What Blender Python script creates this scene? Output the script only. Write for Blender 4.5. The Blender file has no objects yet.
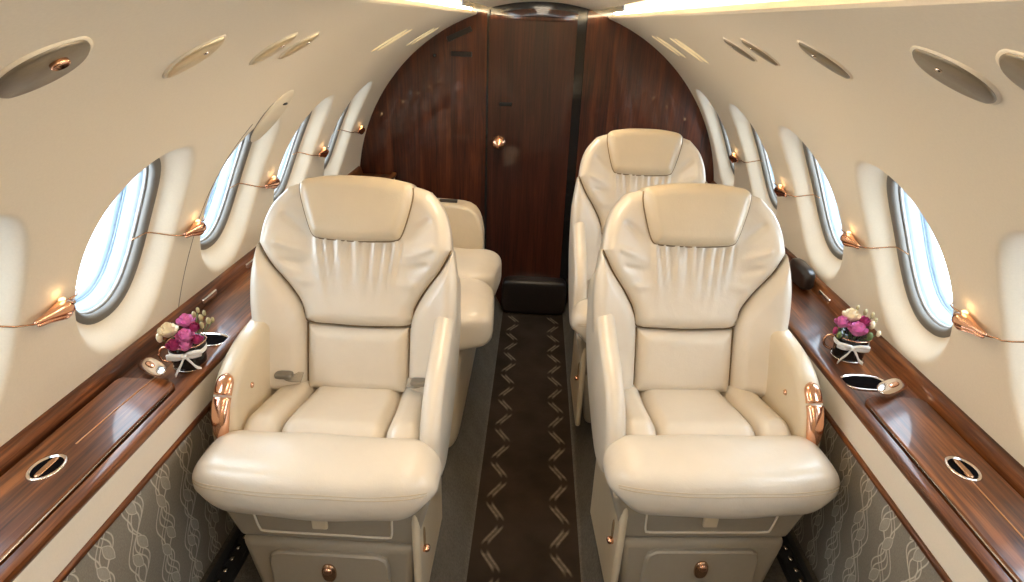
import bpy, math, random
from mathutils import Vector, Matrix
random.seed(7)
PI = math.pi
sc = bpy.context.scene
COL = sc.collection

# ------------------------------------------------------------------ materials
class X:
    """tiny expression builder over Math nodes"""
    def __init__(s, nt, v): s.nt = nt; s.v = v
    def _op(s, op, *o, clamp=False):
        n = s.nt.nodes.new('ShaderNodeMath'); n.operation = op; n.use_clamp = clamp
        for i, a in enumerate((s,) + o):
            if isinstance(a, X): a = a.v
            if isinstance(a, (int, float)): n.inputs[i].default_value = a
            else: s.nt.links.new(a, n.inputs[i])
        return X(s.nt, n.outputs[0])
    def __add__(s, o): return s._op('ADD', o)
    def __sub__(s, o): return s._op('SUBTRACT', o)
    def __mul__(s, o): return s._op('MULTIPLY', o)
    def __truediv__(s, o): return s._op('DIVIDE', o)
    def sin(s): return s._op('SINE')
    def fract(s): return s._op('FRACT')
    def floor(s): return s._op('FLOOR')
    def abs(s): return s._op('ABSOLUTE')
    def min(s, o): return s._op('MINIMUM', o)
    def max(s, o): return s._op('MAXIMUM', o)
    def mod(s, o): return s._op('MODULO', o)
    def sqrt(s): return s._op('SQRT')
    def lt(s, o, soft):            # 1 when s<o, soft edge
        return (X(s.nt, o) if False else s)._lt(o, soft)
    def _lt(s, o, soft):
        n = s.nt.nodes.new('ShaderNodeMapRange'); n.interpolation_type = 'SMOOTHSTEP'
        s.nt.links.new(s.v, n.inputs['Value'])
        n.inputs['From Min'].default_value = o - soft; n.inputs['From Max'].default_value = o + soft
        n.inputs['To Min'].default_value = 1; n.inputs['To Max'].default_value = 0
        return X(s.nt, n.outputs[0])

def new_mat(name):
    m = bpy.data.materials.new(name); m.use_nodes = True
    nt = m.node_tree; nt.nodes.clear()
    out = nt.nodes.new('ShaderNodeOutputMaterial')
    b = nt.nodes.new('ShaderNodeBsdfPrincipled')
    nt.links.new(b.outputs[0], out.inputs[0])
    return m, nt, b
def tex(nt, scale=(1, 1, 1), kind='Object'):
    t = nt.nodes.new('ShaderNodeTexCoord'); mp = nt.nodes.new('ShaderNodeMapping')
    nt.links.new(t.outputs[kind], mp.inputs[0]); mp.inputs['Scale'].default_value = scale
    return mp.outputs[0]
def noise(nt, vec, scale, detail=3, rough=.5, dist=0):
    n = nt.nodes.new('ShaderNodeTexNoise'); nt.links.new(vec, n.inputs['Vector'])
    n.inputs['Scale'].default_value = scale; n.inputs['Detail'].default_value = detail
    n.inputs['Roughness'].default_value = rough; n.inputs['Distortion'].default_value = dist
    return n.outputs[0]
def ramp(nt, f, stops):
    r = nt.nodes.new('ShaderNodeValToRGB'); nt.links.new(f, r.inputs[0])
    e = r.color_ramp.elements
    while len(e) < len(stops): e.new(.5)
    for k, (p, c) in zip(e, stops): k.position = p; k.color = (*c, 1)
    return r.outputs[0]
def bump(nt, b, h, strength, dist=.002):
    n = nt.nodes.new('ShaderNodeBump'); nt.links.new(h, n.inputs['Height'])
    n.inputs['Strength'].default_value = strength; n.inputs['Distance'].default_value = dist
    nt.links.new(n.outputs[0], b.inputs['Normal'])
def simple(name, col, rough=.5, metal=0, var=.04, nscale=40, bmp=0, coat=0, spec=.5):
    m, nt, b = new_mat(name)
    v = tex(nt); f = noise(nt, v, nscale, 4)
    lo = tuple(max(0, c * (1 - var)) for c in col); hi = tuple(min(1, c * (1 + var)) for c in col)
    nt.links.new(ramp(nt, f, [(.3, lo), (.7, hi)]), b.inputs['Base Color'])
    b.inputs['Roughness'].default_value = rough; b.inputs['Metallic'].default_value = metal
    b.inputs['Specular IOR Level'].default_value = spec
    b.inputs['Coat Weight'].default_value = coat; b.inputs['Coat Roughness'].default_value = .08
    if bmp: bump(nt, b, f, bmp)
    return m

def leather(name, col, rough=.42):
    m, nt, b = new_mat(name)
    v = tex(nt); f = noise(nt, v, 9, 4)
    nt.links.new(ramp(nt, f, [(.3, tuple(c * .95 for c in col)), (.7, tuple(min(1, c * 1.04) for c in col))]), b.inputs['Base Color'])
    b.inputs['Roughness'].default_value = rough; b.inputs['Coat Weight'].default_value = .25; b.inputs['Coat Roughness'].default_value = .22
    vo = nt.nodes.new('ShaderNodeTexVoronoi'); nt.links.new(v, vo.inputs['Vector']); vo.inputs['Scale'].default_value = 420
    g = noise(nt, v, 22, 5, .6, .6)
    add = nt.nodes.new('ShaderNodeMath'); add.operation = 'MULTIPLY_ADD'
    nt.links.new(vo.outputs[0], add.inputs[0]); add.inputs[1].default_value = .12; nt.links.new(g, add.inputs[2])
    bump(nt, b, add.outputs[0], .35, .004)
    return m

def wood(name, axis, dark, mid, light, coat=1.0, crough=.03):
    m, nt, b = new_mat(name)
    s = {'x': (1.2, 14, 14), 'y': (14, 1.2, 14), 'z': (14, 14, 1.0)}[axis]
    v = tex(nt, s)
    f = noise(nt, v, 1.6, 6, .62, .5)
    f2 = noise(nt, tex(nt, tuple(4 * a if a > 2 else a * 1.5 for a in s)), 3.0, 5, .6, .2)
    mx = nt.nodes.new('ShaderNodeMath'); mx.operation = 'MULTIPLY_ADD'
    nt.links.new(f2, mx.inputs[0]); mx.inputs[1].default_value = .35
    n2 = nt.nodes.new('ShaderNodeMath'); n2.operation = 'MULTIPLY'; nt.links.new(f, n2.inputs[0]); n2.inputs[1].default_value = .65
    nt.links.new(n2.outputs[0], mx.inputs[2])
    nt.links.new(ramp(nt, mx.outputs[0], [(.38, dark), (.5, mid), (.63, light)]), b.inputs['Base Color'])
    b.inputs['Roughness'].default_value = .42; b.inputs['Specular IOR Level'].default_value = .25; b.inputs['Coat Weight'].default_value = coat
    b.inputs['Coat Roughness'].default_value = crough
    return m

M = {}
M['leather'] = leather('cream_leather', (.63, .56, .46), .31)
M['leather_tan'] = leather('cream_leather_panel', (.58, .485, .345), .34)
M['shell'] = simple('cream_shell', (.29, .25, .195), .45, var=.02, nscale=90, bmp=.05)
M['seam'] = simple('seam_thread', (.20, .135, .07), .7)
M['stitch'] = simple('stitch_thread', (.50, .40, .27), .7)
M['wall'] = simple('wall_vinyl', (.72, .635, .50), .58, var=.025, nscale=260, bmp=.06)
M['band'] = simple('cream_band', (.68, .61, .51), .6, var=.02, nscale=300, bmp=.05)
M['wood_h'] = wood('glossy_wood_ledge', 'y', (.026, .0075, .002), (.098, .028, .007), (.25, .082, .022), .4, .09)
M['wood_v'] = wood('glossy_wood_bulkhead', 'z', (.022, .0045, .0015), (.060, .012, .0032), (.115, .028, .007), .8)
M['wood_door'] = wood('glossy_wood_door', 'z', (.016, .0035, .0015), (.038, .0075, .0028), (.06, .014, .0055), .8)
M['glint_wood'] = simple('hinge_glint_wood', (.50, .22, .07), .3, coat=1)  # table hinge line, its golden reflection put into the colour
M['copper'] = simple('rose_copper', (.82, .46, .30), .16, 1, var=.03)
M['copper_rod'] = simple('rod_copper', (.55, .33, .2), .25, 1, var=.03)
M['chrome'] = simple('warm_chrome', (.80, .70, .62), .12, 1, var=.03)
M['satin'] = simple('satin_bronze_plate', (.24, .20, .145), .38, .6, var=.05, nscale=200)
M['satin_lit'] = simple('satin_lit_plate', (.70, .58, .38), .38, .7, var=.05, nscale=200)  # same satin plates, warm light on the left side put into the colour
M['reflection_bar'] = simple('pale_reflection_bar', (.92, .80, .55), .3, .3, var=.02)  # pale tone imitates glow reflected on the ceiling slope
M['black'] = simple('black_gloss', (.012, .011, .011), .08, spec=.6)
M['dark'] = simple('dark_plastic', (.03, .027, .024), .4)
M['gasket'] = simple('taupe_gasket', (.13, .115, .095), .5)
M['blueframe'] = simple('pale_blue_acrylic', (.33, .45, .58), .15, var=.02, coat=.6)
M['blueframe2'] = simple('pale_blue_acrylic_edge', (.48, .60, .70), .2, var=.02, coat=.6)
M['greyring'] = simple('grey_window_ring', (.33, .32, .31), .35)
M['shade'] = simple('window_shade_fabric', (.66, .58, .44), .7, var=.03, nscale=300)
M['ribbon'] = simple('white_ribbon', (.82, .81, .78), .5)
M['rose_pink'] = simple('pink_petal', (.66, .20, .42), .55, var=.25, nscale=120)
M['rose_dark'] = simple('magenta_petal', (.38, .035, .14), .55, var=.25, nscale=120)
M['rose_cream'] = simple('cream_petal', (.80, .68, .48), .55, var=.1, nscale=120)
M['bud'] = simple('dried_bud', (.38, .32, .17), .7, var=.2, nscale=90)
M['stem'] = simple('green_stem', (.12, .17, .06), .7)
M['belt'] = simple('belt_webbing', (.28, .245, .19), .7, var=.12, nscale=500, bmp=.2)
M['buckle'] = simple('belt_buckle', (.24, .22, .19), .35, .5)
M['track'] = simple('seat_track_metal', (.07, .07, .07), .4, .8)
M['void'] = simple('matte_black_recess', (.006, .005, .005), 1.0, spec=0)
M['dark_leather'] = simple('dark_step_leather', (.018, .013, .011), .28)

def emis(name, col, st):
    m, nt, b = new_mat(name)
    b.inputs['Base Color'].default_value = (*col, 1)
    b.inputs['Emission Color'].default_value = (*col, 1); b.inputs['Emission Strength'].default_value = st
    return m
M['led'] = emis('cove_led', (1, .84, .56), 30)
M['bulb'] = emis('lamp_glow', (1, .62, .28), 2.5)

# glass pane
m = bpy.data.materials.new('window_glass'); m.use_nodes = True; nt = m.node_tree; nt.nodes.clear()
o_ = nt.nodes.new('ShaderNodeOutputMaterial'); mix = nt.nodes.new('ShaderNodeMixShader')
tr = nt.nodes.new('ShaderNodeBsdfTransparent'); gl = nt.nodes.new('ShaderNodeBsdfGlossy'); fr = nt.nodes.new('ShaderNodeLayerWeight')
tr.inputs[0].default_value = (.95, .98, 1, 1); gl.inputs['Roughness'].default_value = .02; fr.inputs[0].default_value = .03
nt.links.new(fr.outputs[1], mix.inputs[0]); nt.links.new(tr.outputs[0], mix.inputs[1]); nt.links.new(gl.outputs[0], mix.inputs[2])
nt.links.new(mix.outputs[0], o_.inputs[0]); M['glass'] = m

# patterned dado fabric: wavy stems with pairs of leaves
m, nt, b = new_mat('leaf_pattern_fabric')
t = nt.nodes.new('ShaderNodeTexCoord'); sp = nt.nodes.new('ShaderNodeSeparateXYZ'); nt.links.new(t.outputs['Object'], sp.inputs[0])
Y = X(nt, sp.outputs[1]); Z = X(nt, sp.outputs[2])
PY, PZ = .088, .135
col_i = (Y / PY).floor()
par = (col_i.mod(2)).abs()
v_ = Z / PZ + par * .5
ph = v_ * (2 * PI)
acc = None
for k, (a, ofs, pz) in enumerate([(.17, .10, 0), (.17, .20, .5), (.17, .02, -.5), (-.15, .14, .3), (-.15, .24, 0), (.12, .40, .9)]):
    w = ((Y / PY + (Z * (2 * PI / PZ) + pz).sin() * a + ofs).fract() - .5).abs()
    line = w._lt(.016, .012)
    acc = line if acc is None else acc.max(line)
# leaves: tilted ellipses, two per cell
yy = (Y / PY).fract() - .5
zz = v_.fract() - .5
leaf = None; edge = None
for (cy_, cz_) in ((-.02, .20), (-.24, -.02)):
    p = (yy - cy_) * PY; q = (zz - cz_) * PZ
    ca, sa = math.cos(-1.12), math.sin(-1.12)
    u = p * ca + q * sa; w = q * ca - p * sa
    r = ((u / .029) * (u / .029)) + (w / .0095).abs()
    f = r._lt(1.0, .06); e = (r - 1.0).abs()._lt(.10, .07)
    leaf = f if leaf is None else leaf.max(f); edge = e if edge is None else edge.max(e)
tot = (acc * (leaf * -1.0 + 1.0)).max(leaf * .35).max(edge)
fib = noise(nt, tex(nt, (300, 300, 60)), 3, 3)
cm = nt.nodes.new('ShaderNodeMix'); cm.data_type = 'RGBA'
nt.links.new(tot.v, cm.inputs[0])
nt.links.new(ramp(nt, fib, [(.3, (.20, .175, .14)), (.7, (.28, .25, .205))]), cm.inputs[6])
nt.links.new(ramp(nt, fib, [(.3, (.52, .47, .39)), (.7, (.66, .60, .51))]), cm.inputs[7])
nt.links.new(cm.outputs[2], b.inputs['Base Color']); b.inputs['Roughness'].default_value = .75
bump(nt, b, tot.v, .4, .002)
M['leaf'] = m

# aisle carpet with two twisted chains
m, nt, b = new_mat('aisle_chain_carpet')
t = nt.nodes.new('ShaderNodeTexCoord'); sp = nt.nodes.new('ShaderNodeSeparateXYZ'); nt.links.new(t.outputs['Object'], sp.inputs[0])
Xc = X(nt, sp.outputs[0]); Y = X(nt, sp.outputs[1])
tot = None
for cx_ in (-.078, .133):
    for sgn in (1,):
        wv = (Y * (2 * PI / .20)).sin() * (.022 * sgn) + cx_
        d = (Xc - wv).abs()
        # strokes fade where the two strands cross
        st = d._lt(.0125, .004) * ((Y * (4 * PI / .20) + PI / 2).sin() * .9 + .85).max(0).min(1)
        core = d._lt(.0045, .0025) * .6
        s2 = (st - core).max(0)
        tot = s2 if tot is None else tot.max(s2)
fib = noise(nt, tex(nt, (1, 1, 1)), 60, 4, .7); big = noise(nt, tex(nt), 6, 3)
cm = nt.nodes.new('ShaderNodeMix'); cm.data_type = 'RGBA'; nt.links.new(tot.v, cm.inputs[0])
nt.links.new(ramp(nt, big, [(.3, (.024, .016, .010)), (.7, (.042, .029, .020))]), cm.inputs[6])
nt.links.new(ramp(nt, fib, [(.3, (.12, .092, .062)), (.7, (.22, .17, .12))]), cm.inputs[7])
nt.links.new(cm.outputs[2], b.inputs['Base Color']); b.inputs['Roughness'].default_value = .95
b.inputs['Specular IOR Level'].default_value = .1
bump(nt, b, fib, .5, .004)
M['carpet'] = m
m, nt, b = new_mat('grey_brown_carpet')
fib = noise(nt, tex(nt), 130, 4, .7); big = noise(nt, tex(nt), 12, 3)
cm = nt.nodes.new('ShaderNodeMix'); cm.data_type = 'RGBA'; nt.links.new(big, cm.inputs[0])
nt.links.new(ramp(nt, fib, [(.3, (.065, .056, .045)), (.7, (.11, .097, .08))]), cm.inputs[6])
nt.links.new(ramp(nt, fib, [(.3, (.10, .088, .072)), (.7, (.16, .142, .118))]), cm.inputs[7])
nt.links.new(cm.outputs[2], b.inputs['Base Color']); b.inputs['Roughness'].default_value = .95
b.inputs['Specular IOR Level'].default_value = .1; bump(nt, b, fib, .5, .004)
M['carpet_grey'] = m

# ------------------------------------------------------------------ mesh helpers
def obj(name, V, F, mat, parent=None, smooth=True, mats=None, fmat=None, angle=None):
    me = bpy.data.meshes.new(name); me.from_pydata([tuple(v) for v in V], [], F)
    me.validate(); me.update()
    o = bpy.data.objects.new(name, me); COL.objects.link(o)
    for mm in (mats or [mat]): me.materials.append(mm)
    if fmat: me.polygons.foreach_set('material_index', fmat)
    import bmesh
    bm = bmesh.new(); bm.from_mesh(me); bmesh.ops.recalc_face_normals(bm, faces=bm.faces); bm.to_mesh(me); bm.free()
    if smooth:
        for p in me.polygons: p.use_smooth = True
        if angle:
            try: me.set_sharp_from_angle(angle=math.radians(angle))
            except Exception: pass
    if parent: o.parent = parent
    return o
def empty(name, loc=(0, 0, 0), rz=0):
    o = bpy.data.objects.new(name, None); COL.objects.link(o); o.location = loc; o.rotation_euler = (0, 0, rz)
    o.empty_display_size = .05
    return o
def tag(o, label=None, cat=None, group=None, kind=None):
    if label: o['label'] = label
    if cat: o['category'] = cat
    if group: o['group'] = group
    if kind: o['kind'] = kind
    return o
class MB:
    def __init__(s): s.V = []; s.F = []
    def add(s, V, F):
        n = len(s.V); s.V += [tuple(v) for v in V]; s.F += [tuple(i + n for i in f) for f in F]; return s
    def build(s, name, mat, parent=None, **k): return obj(name, s.V, s.F, mat, parent, **k)
def grid(fn, nu, nv, closeu=False, closev=False):
    V = [fn(i / (nu if closeu else nu - 1), j / (nv if closev else nv - 1)) for i in range(nu) for j in range(nv)]
    F = []
    for i in range(nu if closeu else nu - 1):
        for j in range(nv if closev else nv - 1):
            a = i * nv + j; b2 = i * nv + (j + 1) % nv; c2 = ((i + 1) % nu) * nv + (j + 1) % nv; d2 = ((i + 1) % nu) * nv + j
            F.append((a, b2, c2, d2))
    return V, F
def rings(R, caps=True):
    n = len(R[0]); V = [p for r in R for p in r]; F = []
    for i in range(len(R) - 1):
        for j in range(n):
            F.append((i * n + j, i * n + (j + 1) % n, (i + 1) * n + (j + 1) % n, (i + 1) * n + j))
    if caps: F.append(tuple(range(n))); F.append(tuple(range((len(R) - 1) * n, len(R) * n)))
    return V, F
def tube(path, r, n=8, caps=True):
    P = [Vector(p) for p in path]; R = []
    up = Vector((0, 0, 1)); prev = None
    for i, p in enumerate(P):
        t = (P[min(i + 1, len(P) - 1)] - P[max(i - 1, 0)]).normalized()
        if prev is None:
            a = t.orthogonal().normalized()
        else:
            a = (prev - t * prev.dot(t)).normalized()
        prev = a; b2 = t.cross(a)
        rr = r[i] if isinstance(r, (list, tuple)) else r
        R.append([p + (a * math.cos(2 * PI * k / n) + b2 * math.sin(2 * PI * k / n)) * rr for k in range(n)])
    return rings(R, caps)
def lathe(prof, n=24, M4=None):
    R = [[(r * math.cos(2 * PI * k / n), r * math.sin(2 * PI * k / n), z) for k in range(n)] for r, z in prof]
    V, F = rings(R)
    if M4 is not None: V = [M4 @ Vector(v) for v in V]
    return V, F
def box(x0, x1, y0, y1, z0, z1):
    V = [(x, y, z) for x in (x0, x1) for y in (y0, y1) for z in (z0, z1)]
    return V, [(0, 1, 3, 2), (4, 6, 7, 5), (0, 4, 5, 1), (2, 3, 7, 6), (0, 2, 6, 4), (1, 5, 7, 3)]
def superbox(cx, cy, cz, hx, hy, hz, e=.35, n=24, f=None):
    def sg(c, p): return math.copysign(abs(c) ** p, c)
    def fn(u, v):
        a = -PI / 2 + PI * u; b2 = 2 * PI * v
        x = sg(math.cos(a), e) * sg(math.cos(b2), e); y = sg(math.cos(a), e) * sg(math.sin(b2), e); z = sg(math.sin(a), e)
        p = (cx + hx * x, cy + hy * y, cz + hz * z)
        return f(p) if f else p
    return grid(fn, n, 2 * n, False, True)
def bevel(o, w, seg=3):
    md = o.modifiers.new('bevel', 'BEVEL'); md.width = w; md.segments = seg; md.limit_method = 'ANGLE'; md.angle_limit = math.radians(40)
    return o
def catmull(P, n):
    """resample open polyline smoothly at n points by arc length"""
    P = [tuple(p) for p in P]; Q = [P[0]] + P + [P[-1]]; out = []
    for i in range(1, len(Q) - 2):
        for k in range(12):
            t = k / 12
            out.append(tuple(.5 * (2 * Q[i][d] + (Q[i + 1][d] - Q[i - 1][d]) * t + (2 * Q[i - 1][d] - 5 * Q[i][d] + 4 * Q[i + 1][d] - Q[i + 2][d]) * t * t + (3 * Q[i][d] - Q[i - 1][d] - 3 * Q[i + 1][d] + Q[i + 2][d]) * t ** 3) for d in range(len(P[0]))))
    out.append(P[-1])
    L = [0]
    for a, b2 in zip(out, out[1:]): L.append(L[-1] + math.dist(a, b2))
    if n is None: return out
    res = []; j = 0
    for k in range(n):
        s = L[-1] * k / (n - 1)
        while j < len(L) - 2 and L[j + 1] < s: j += 1
        f = (s - L[j]) / max(1e-9, L[j + 1] - L[j]); f = min(1, max(0, f))
        res.append(tuple(a + (b2 - a) * f for a, b2 in zip(out[j], out[j + 1])))
    return res
def sample(C, s):
    x = s * (len(C) - 1); i = min(int(x), len(C) - 2); f = x - i
    return tuple(a + (b2 - a) * f for a, b2 in zip(C[i], C[i + 1]))
def seg_dist(p, a, b2):
    ax, ay = a; bx, by = b2; dx, dy = bx - ax, by - ay
    t = ((p[0] - ax) * dx + (p[1] - ay) * dy) / max(1e-12, dx * dx + dy * dy); t = min(1, max(0, t))
    return math.hypot(p[0] - ax - t * dx, p[1] - ay - t * dy)
def pillow(B, Rt, T, L, mp, H, er, nu=36, nv=36, back=.03, wr=None, crown=0):
    """padded panel. B: left->right bottom, T: left->right top, L/Rt bottom->top (2-D curves).
       mp(u,v,h)->3-D; H height, er edge radius"""
    B, T, L, Rt = [catmull(c, 60) for c in (B, T, L, Rt)]
    bd = [c[i] for c in (B, Rt, T[::-1], L[::-1]) for i in range(0, 59, 2)]
    segs = list(zip(bd, bd[1:] + bd[:1]))
    def co(s, t):
        b_, t_, l_, r_ = sample(B, s), sample(T, s), sample(L, t), sample(Rt, t)
        return tuple((1 - t) * b_[d] + t * t_[d] + (1 - s) * l_[d] + s * r_[d] - ((1 - s) * (1 - t) * B[0][d] + s * (1 - t) * B[-1][d] + (1 - s) * t * T[0][d] + s * t * T[-1][d]) for d in (0, 1))
    ez = lambda k: k + (.5 - .5 * math.cos(PI * k) - k) * .85
    V = []
    for i in range(nu):
        for j in range(nv):
            s, t = ez(i / (nu - 1)), ez(j / (nv - 1)); p = co(s, t)
            if i in (0, nu - 1) or j in (0, nv - 1): h = 0
            else:
                d = min(seg_dist(p, a, b2) for a, b2 in segs); k = min(1, d / er)
                h = H * math.sqrt(max(0, 1 - (1 - k) ** 2))
                if wr: h += wr(p[0], p[1], s, t) * min(1, d / er)
                h += crown * 16 * s * (1 - s) * t * (1 - t)
            V.append(mp(p[0], p[1], h))
    F = [(i * nv + j, i * nv + j + 1, (i + 1) * nv + j + 1, (i + 1) * nv + j) for i in range(nu - 1) for j in range(nv - 1)]
    idx = [i * nv for i in range(nu)] + [(nu - 1) * nv + j for j in range(1, nv)] + [i * nv + nv - 1 for i in range(nu - 2, -1, -1)] + [j for j in range(nv - 2, 0, -1)]
    n0 = len(V)
    for i in idx:
        si, ti = divmod(i, nv); p = co(ez(si / (nu - 1)), ez(ti / (nv - 1))); V.append(mp(p[0], p[1], -back))
    m_ = len(idx)
    for k in range(m_): F.append((idx[k], idx[(k + 1) % m_], n0 + (k + 1) % m_, n0 + k))
    F.append(tuple(range(n0, n0 + m_)))
    return V, F
def plate(outline, mp, levels):
    """outline: closed 2-D loop; levels: (inset, height) list -> closed solid by insetting about the centroid-normal"""
    n = len(outline)
    def inset(d):
        out = []
        for i in range(n):
            a = outline[i - 1]; c_ = outline[(i + 1) % n]; p = outline[i]
            tx, ty = c_[0] - a[0], c_[1] - a[1]; l = math.hypot(tx, ty) or 1
            out.append((p[0] - ty / l * d, p[1] + tx / l * d))
        return out
    return rings([[mp(u, v, h) for u, v in inset(d)] for d, h in levels])
def ccw(P):
    A = sum(a[0] * b2[1] - b2[0] * a[1] for a, b2 in zip(P, P[1:] + P[:1]))
    return P if A > 0 else P[::-1]

# ------------------------------------------------------------------ camera
F_PX = 600.0; VP = (542, 22); ROLL = math.radians(2); CAM = Vector((0, 0, 1.65))
d = Vector((VP[0] - 512, 291 - VP[1], F_PX)).normalized()
d = Vector((d.x * math.cos(ROLL) - d.y * math.sin(ROLL), d.x * math.sin(ROLL) + d.y * math.cos(ROLL), d.z))
a_ = math.asin(d.x); Rr = Vector((math.cos(a_), math.sin(a_), 0)); p_ = math.asin(d.y / math.cos(a_))
Hh = Vector((-math.sin(a_), math.cos(a_), 0)); Fw = Hh * math.cos(p_) - Vector((0, 0, 1)) * math.sin(p_)
Uu = Hh * math.sin(p_) + Vector((0, 0, 1)) * math.cos(p_)
R2 = Rr * math.cos(ROLL) + Uu * math.sin(ROLL); U2 = -Rr * math.sin(ROLL) + Uu * math.cos(ROLL)
cd = bpy.data.cameras.new('camera'); cam = bpy.data.objects.new('camera', cd); COL.objects.link(cam)
cd.sensor_width = 36; cd.lens = 36 * F_PX / 1024; cd.clip_start = .02
mt = Matrix.Identity(4)
for i in range(3): mt[i][0] = R2[i]; mt[i][1] = U2[i]; mt[i][2] = -Fw[i]; mt[i][3] = CAM[i]
cam.matrix_world = mt; sc.camera = cam

# ------------------------------------------------------------------ cabin shell
R0, ZC = .905, .82
Y0, Y1 = -1.45, 3.04
FLOOR, AISLE = .38, .18
PHC = math.radians(24.6); WA, WB = .170, .250          # reveal half sizes (along cabin, along arc)
Q0, DEP = .735, .050
PLO, PHI_ = math.radians(8.0), PHC + math.radians(17.7)
WL = [-.71, -.245, .215, .676, 1.138, 1.596, 2.065, 2.575]
WR = [-.61, -.14, .33, .800, 1.274, 1.754, 2.265, 2.785]
def onwall(side, y, s, dep=0):
    """s: arc length above window centre line"""
    ph = PHC + s / R0; r = R0 + dep
    return (side * r * math.cos(ph), y, ZC + r * math.sin(ph))
def qof(dy, s): return (abs(dy / WA) ** 2.25 + abs(s / WB) ** 2.25) ** (1 / 2.25)
def sstep(x): x = min(1, max(0, x)); return x * x * (3 - 2 * x)
def recess(side, y, s):
    q = min(qof(y - w, s) for w in (WL if side < 0 else WR))
    return DEP * sstep((1 - q) / (1 - Q0)) if q > Q0 else DEP
for side, wins, nm in ((-1, WL, 'wall_left'), (1, WR, 'wall_right')):
    mb = MB()
    bounds = [Y0] + [(a + b2) / 2 for a, b2 in zip(wins, wins[1:])] + [Y1]
    slo, shi = (PLO - PHC) * R0, (PHI_ - PHC) * R0
    for w, ya, yb in zip(wins, bounds, bounds[1:]):
        ths = [2 * PI * k / 88 for k in range(88)]
        for yy_ in (ya, yb):
            for ss in (slo, shi):
                ths.append(math.atan2(ss / WB, (yy_ - w) / WA) % (2 * PI))
        ths = sorted(ths); R = []
        def dirn(th):
            c_, s_ = math.cos(th), math.sin(th); k = 1 / (abs(c_) ** 2.25 + abs(s_) ** 2.25) ** (1 / 2.25)
            return c_ * k * WA, s_ * k * WB
        for k in range(17):
            q = Q0 + (1 - Q0) * k / 16; ring = []
            for th in ths:
                dy, s = dirn(th); ring.append(onwall(side, w + dy * q, s * q, DEP * sstep((1 - q) / (1 - Q0))))
            R.append(ring)
        for k in range(1, 9):
            ring = []
            for th in ths:
                dy, s = dirn(th)
                tt = min([((yb - w) if dy > 0 else (ya - w)) / dy if abs(dy) > 1e-9 else 1e9, (shi if s > 0 else slo) / s if abs(s) > 1e-9 else 1e9])
                q = 1 + (tt - 1) * k / 8; ring.append(onwall(side, w + dy * q, s * q))
            R.append(ring)
        V, F = rings(R, caps=False); mb.add(V, F)
    top = math.radians(70.3)
    for pa, pb, n in ((math.radians(-34), PLO, 30), (PHI_, top, 34)):
        V, F = grid(lambda u, v: (side * R0 * math.cos(pa + (pb - pa) * u), Y0 + (Y1 - Y0) * v, ZC + R0 * math.sin(pa + (pb - pa) * u)), n, 60)
        mb.add(V, F)
    o = mb.build(nm, M['wall']); tag(o, kind='structure')

# window assemblies
wn = 0
def oval_loop(inset, n=72):
    a, b2 = WA * Q0 - inset, WB * Q0 - inset; out = []
    for k in range(n):
        th = 2 * PI * k / n; c_, s_ = math.cos(th), math.sin(th); kk = 1 / (abs(c_) ** 2.25 + abs(s_) ** 2.25) ** (1 / 2.25)
        out.append((c_ * kk * a, s_ * kk * b2))
    return out
def ring_mesh(side, w, prof):
    loops = [[onwall(side, w + p[0], p[1], dp) for p in oval_loop(ins)] for ins, dp in prof]
    loops.append(loops[0]); n = 72
    return rings(loops, caps=False)
for side, wins in ((-1, WL), (1, WR)):
    for i, w in enumerate(wins):
        wn += 1
        V, F = ring_mesh(side, w, [(-.008, .046), (.004, .046), (.009, .050), (.010, .060), (.006, .064), (-.008, .064)])
        g = obj('window_%d' % wn, V, F, M['gasket']); tag(g, kind='structure')
        V, F = ring_mesh(side, w, [(.004, .064), (.011, .064), (.012, .070), (.004, .070)]); obj('retainer_ring', V, F, M['greyring'], g)
        V, F = ring_mesh(side, w, [(.002, .070), (.010, .070), (.022, .096), (.002, .096)]); obj('frame', V, F, M['blueframe2'], g)
        V, F = ring_mesh(side, w, [(.002, .096), (.024, .096), (.024, .099), (.002, .099)]); obj('spacer_ring', V, F, M['blueframe'], g)
        V, F = ring_mesh(side, w, [(.002, .099), (.026, .099), (.034, .118), (.002, .118)]); obj('outer_frame', V, F, M['blueframe'], g)
        for nmn, ins, dp in (('inner_pane', .008, .074), ('outer_pane', .020, .110)):
            L_ = oval_loop(ins); ctr = (0, 0); R = []
            for k in range(1, 9): R.append([onwall(side, w + p[0] * k / 8, p[1] * k / 8, dp) for p in L_])
            V, F = rings(R, caps=False); V.append(onwall(side, w, 0, dp)); c_ = len(V) - 1
            F += [(c_, k, (k + 1) % 72) for k in range(72)]
            obj(nmn, V, F, M['glass'], g)
        # rolled-up shade showing at the top of the opening
        s0 = WB * Q0 - .034
        L_ = [p for p in oval_loop(.012, 144) if p[1] > s0]; L_.sort()
        V = []; 
        for dp in (.066, .069):
            for k in range(5):
                for p in L_: V.append(onwall(side, w + p[0], s0 - .004 + (p[1] - s0 + .004) * k / 4, dp))
        n = len(L_); F = []
        for q in (0, 1):
            for k in range(4):
                for j in range(n - 1):
                    a = q * 5 * n + k * n + j; F.append((a, a + 1, a + n + 1, a + n))
        F += [(j, j + 1, 5 * n + j + 1, 5 * n + j) for j in range(n - 1)]
        obj('shade', V, F, M['shade'], g)

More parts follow.
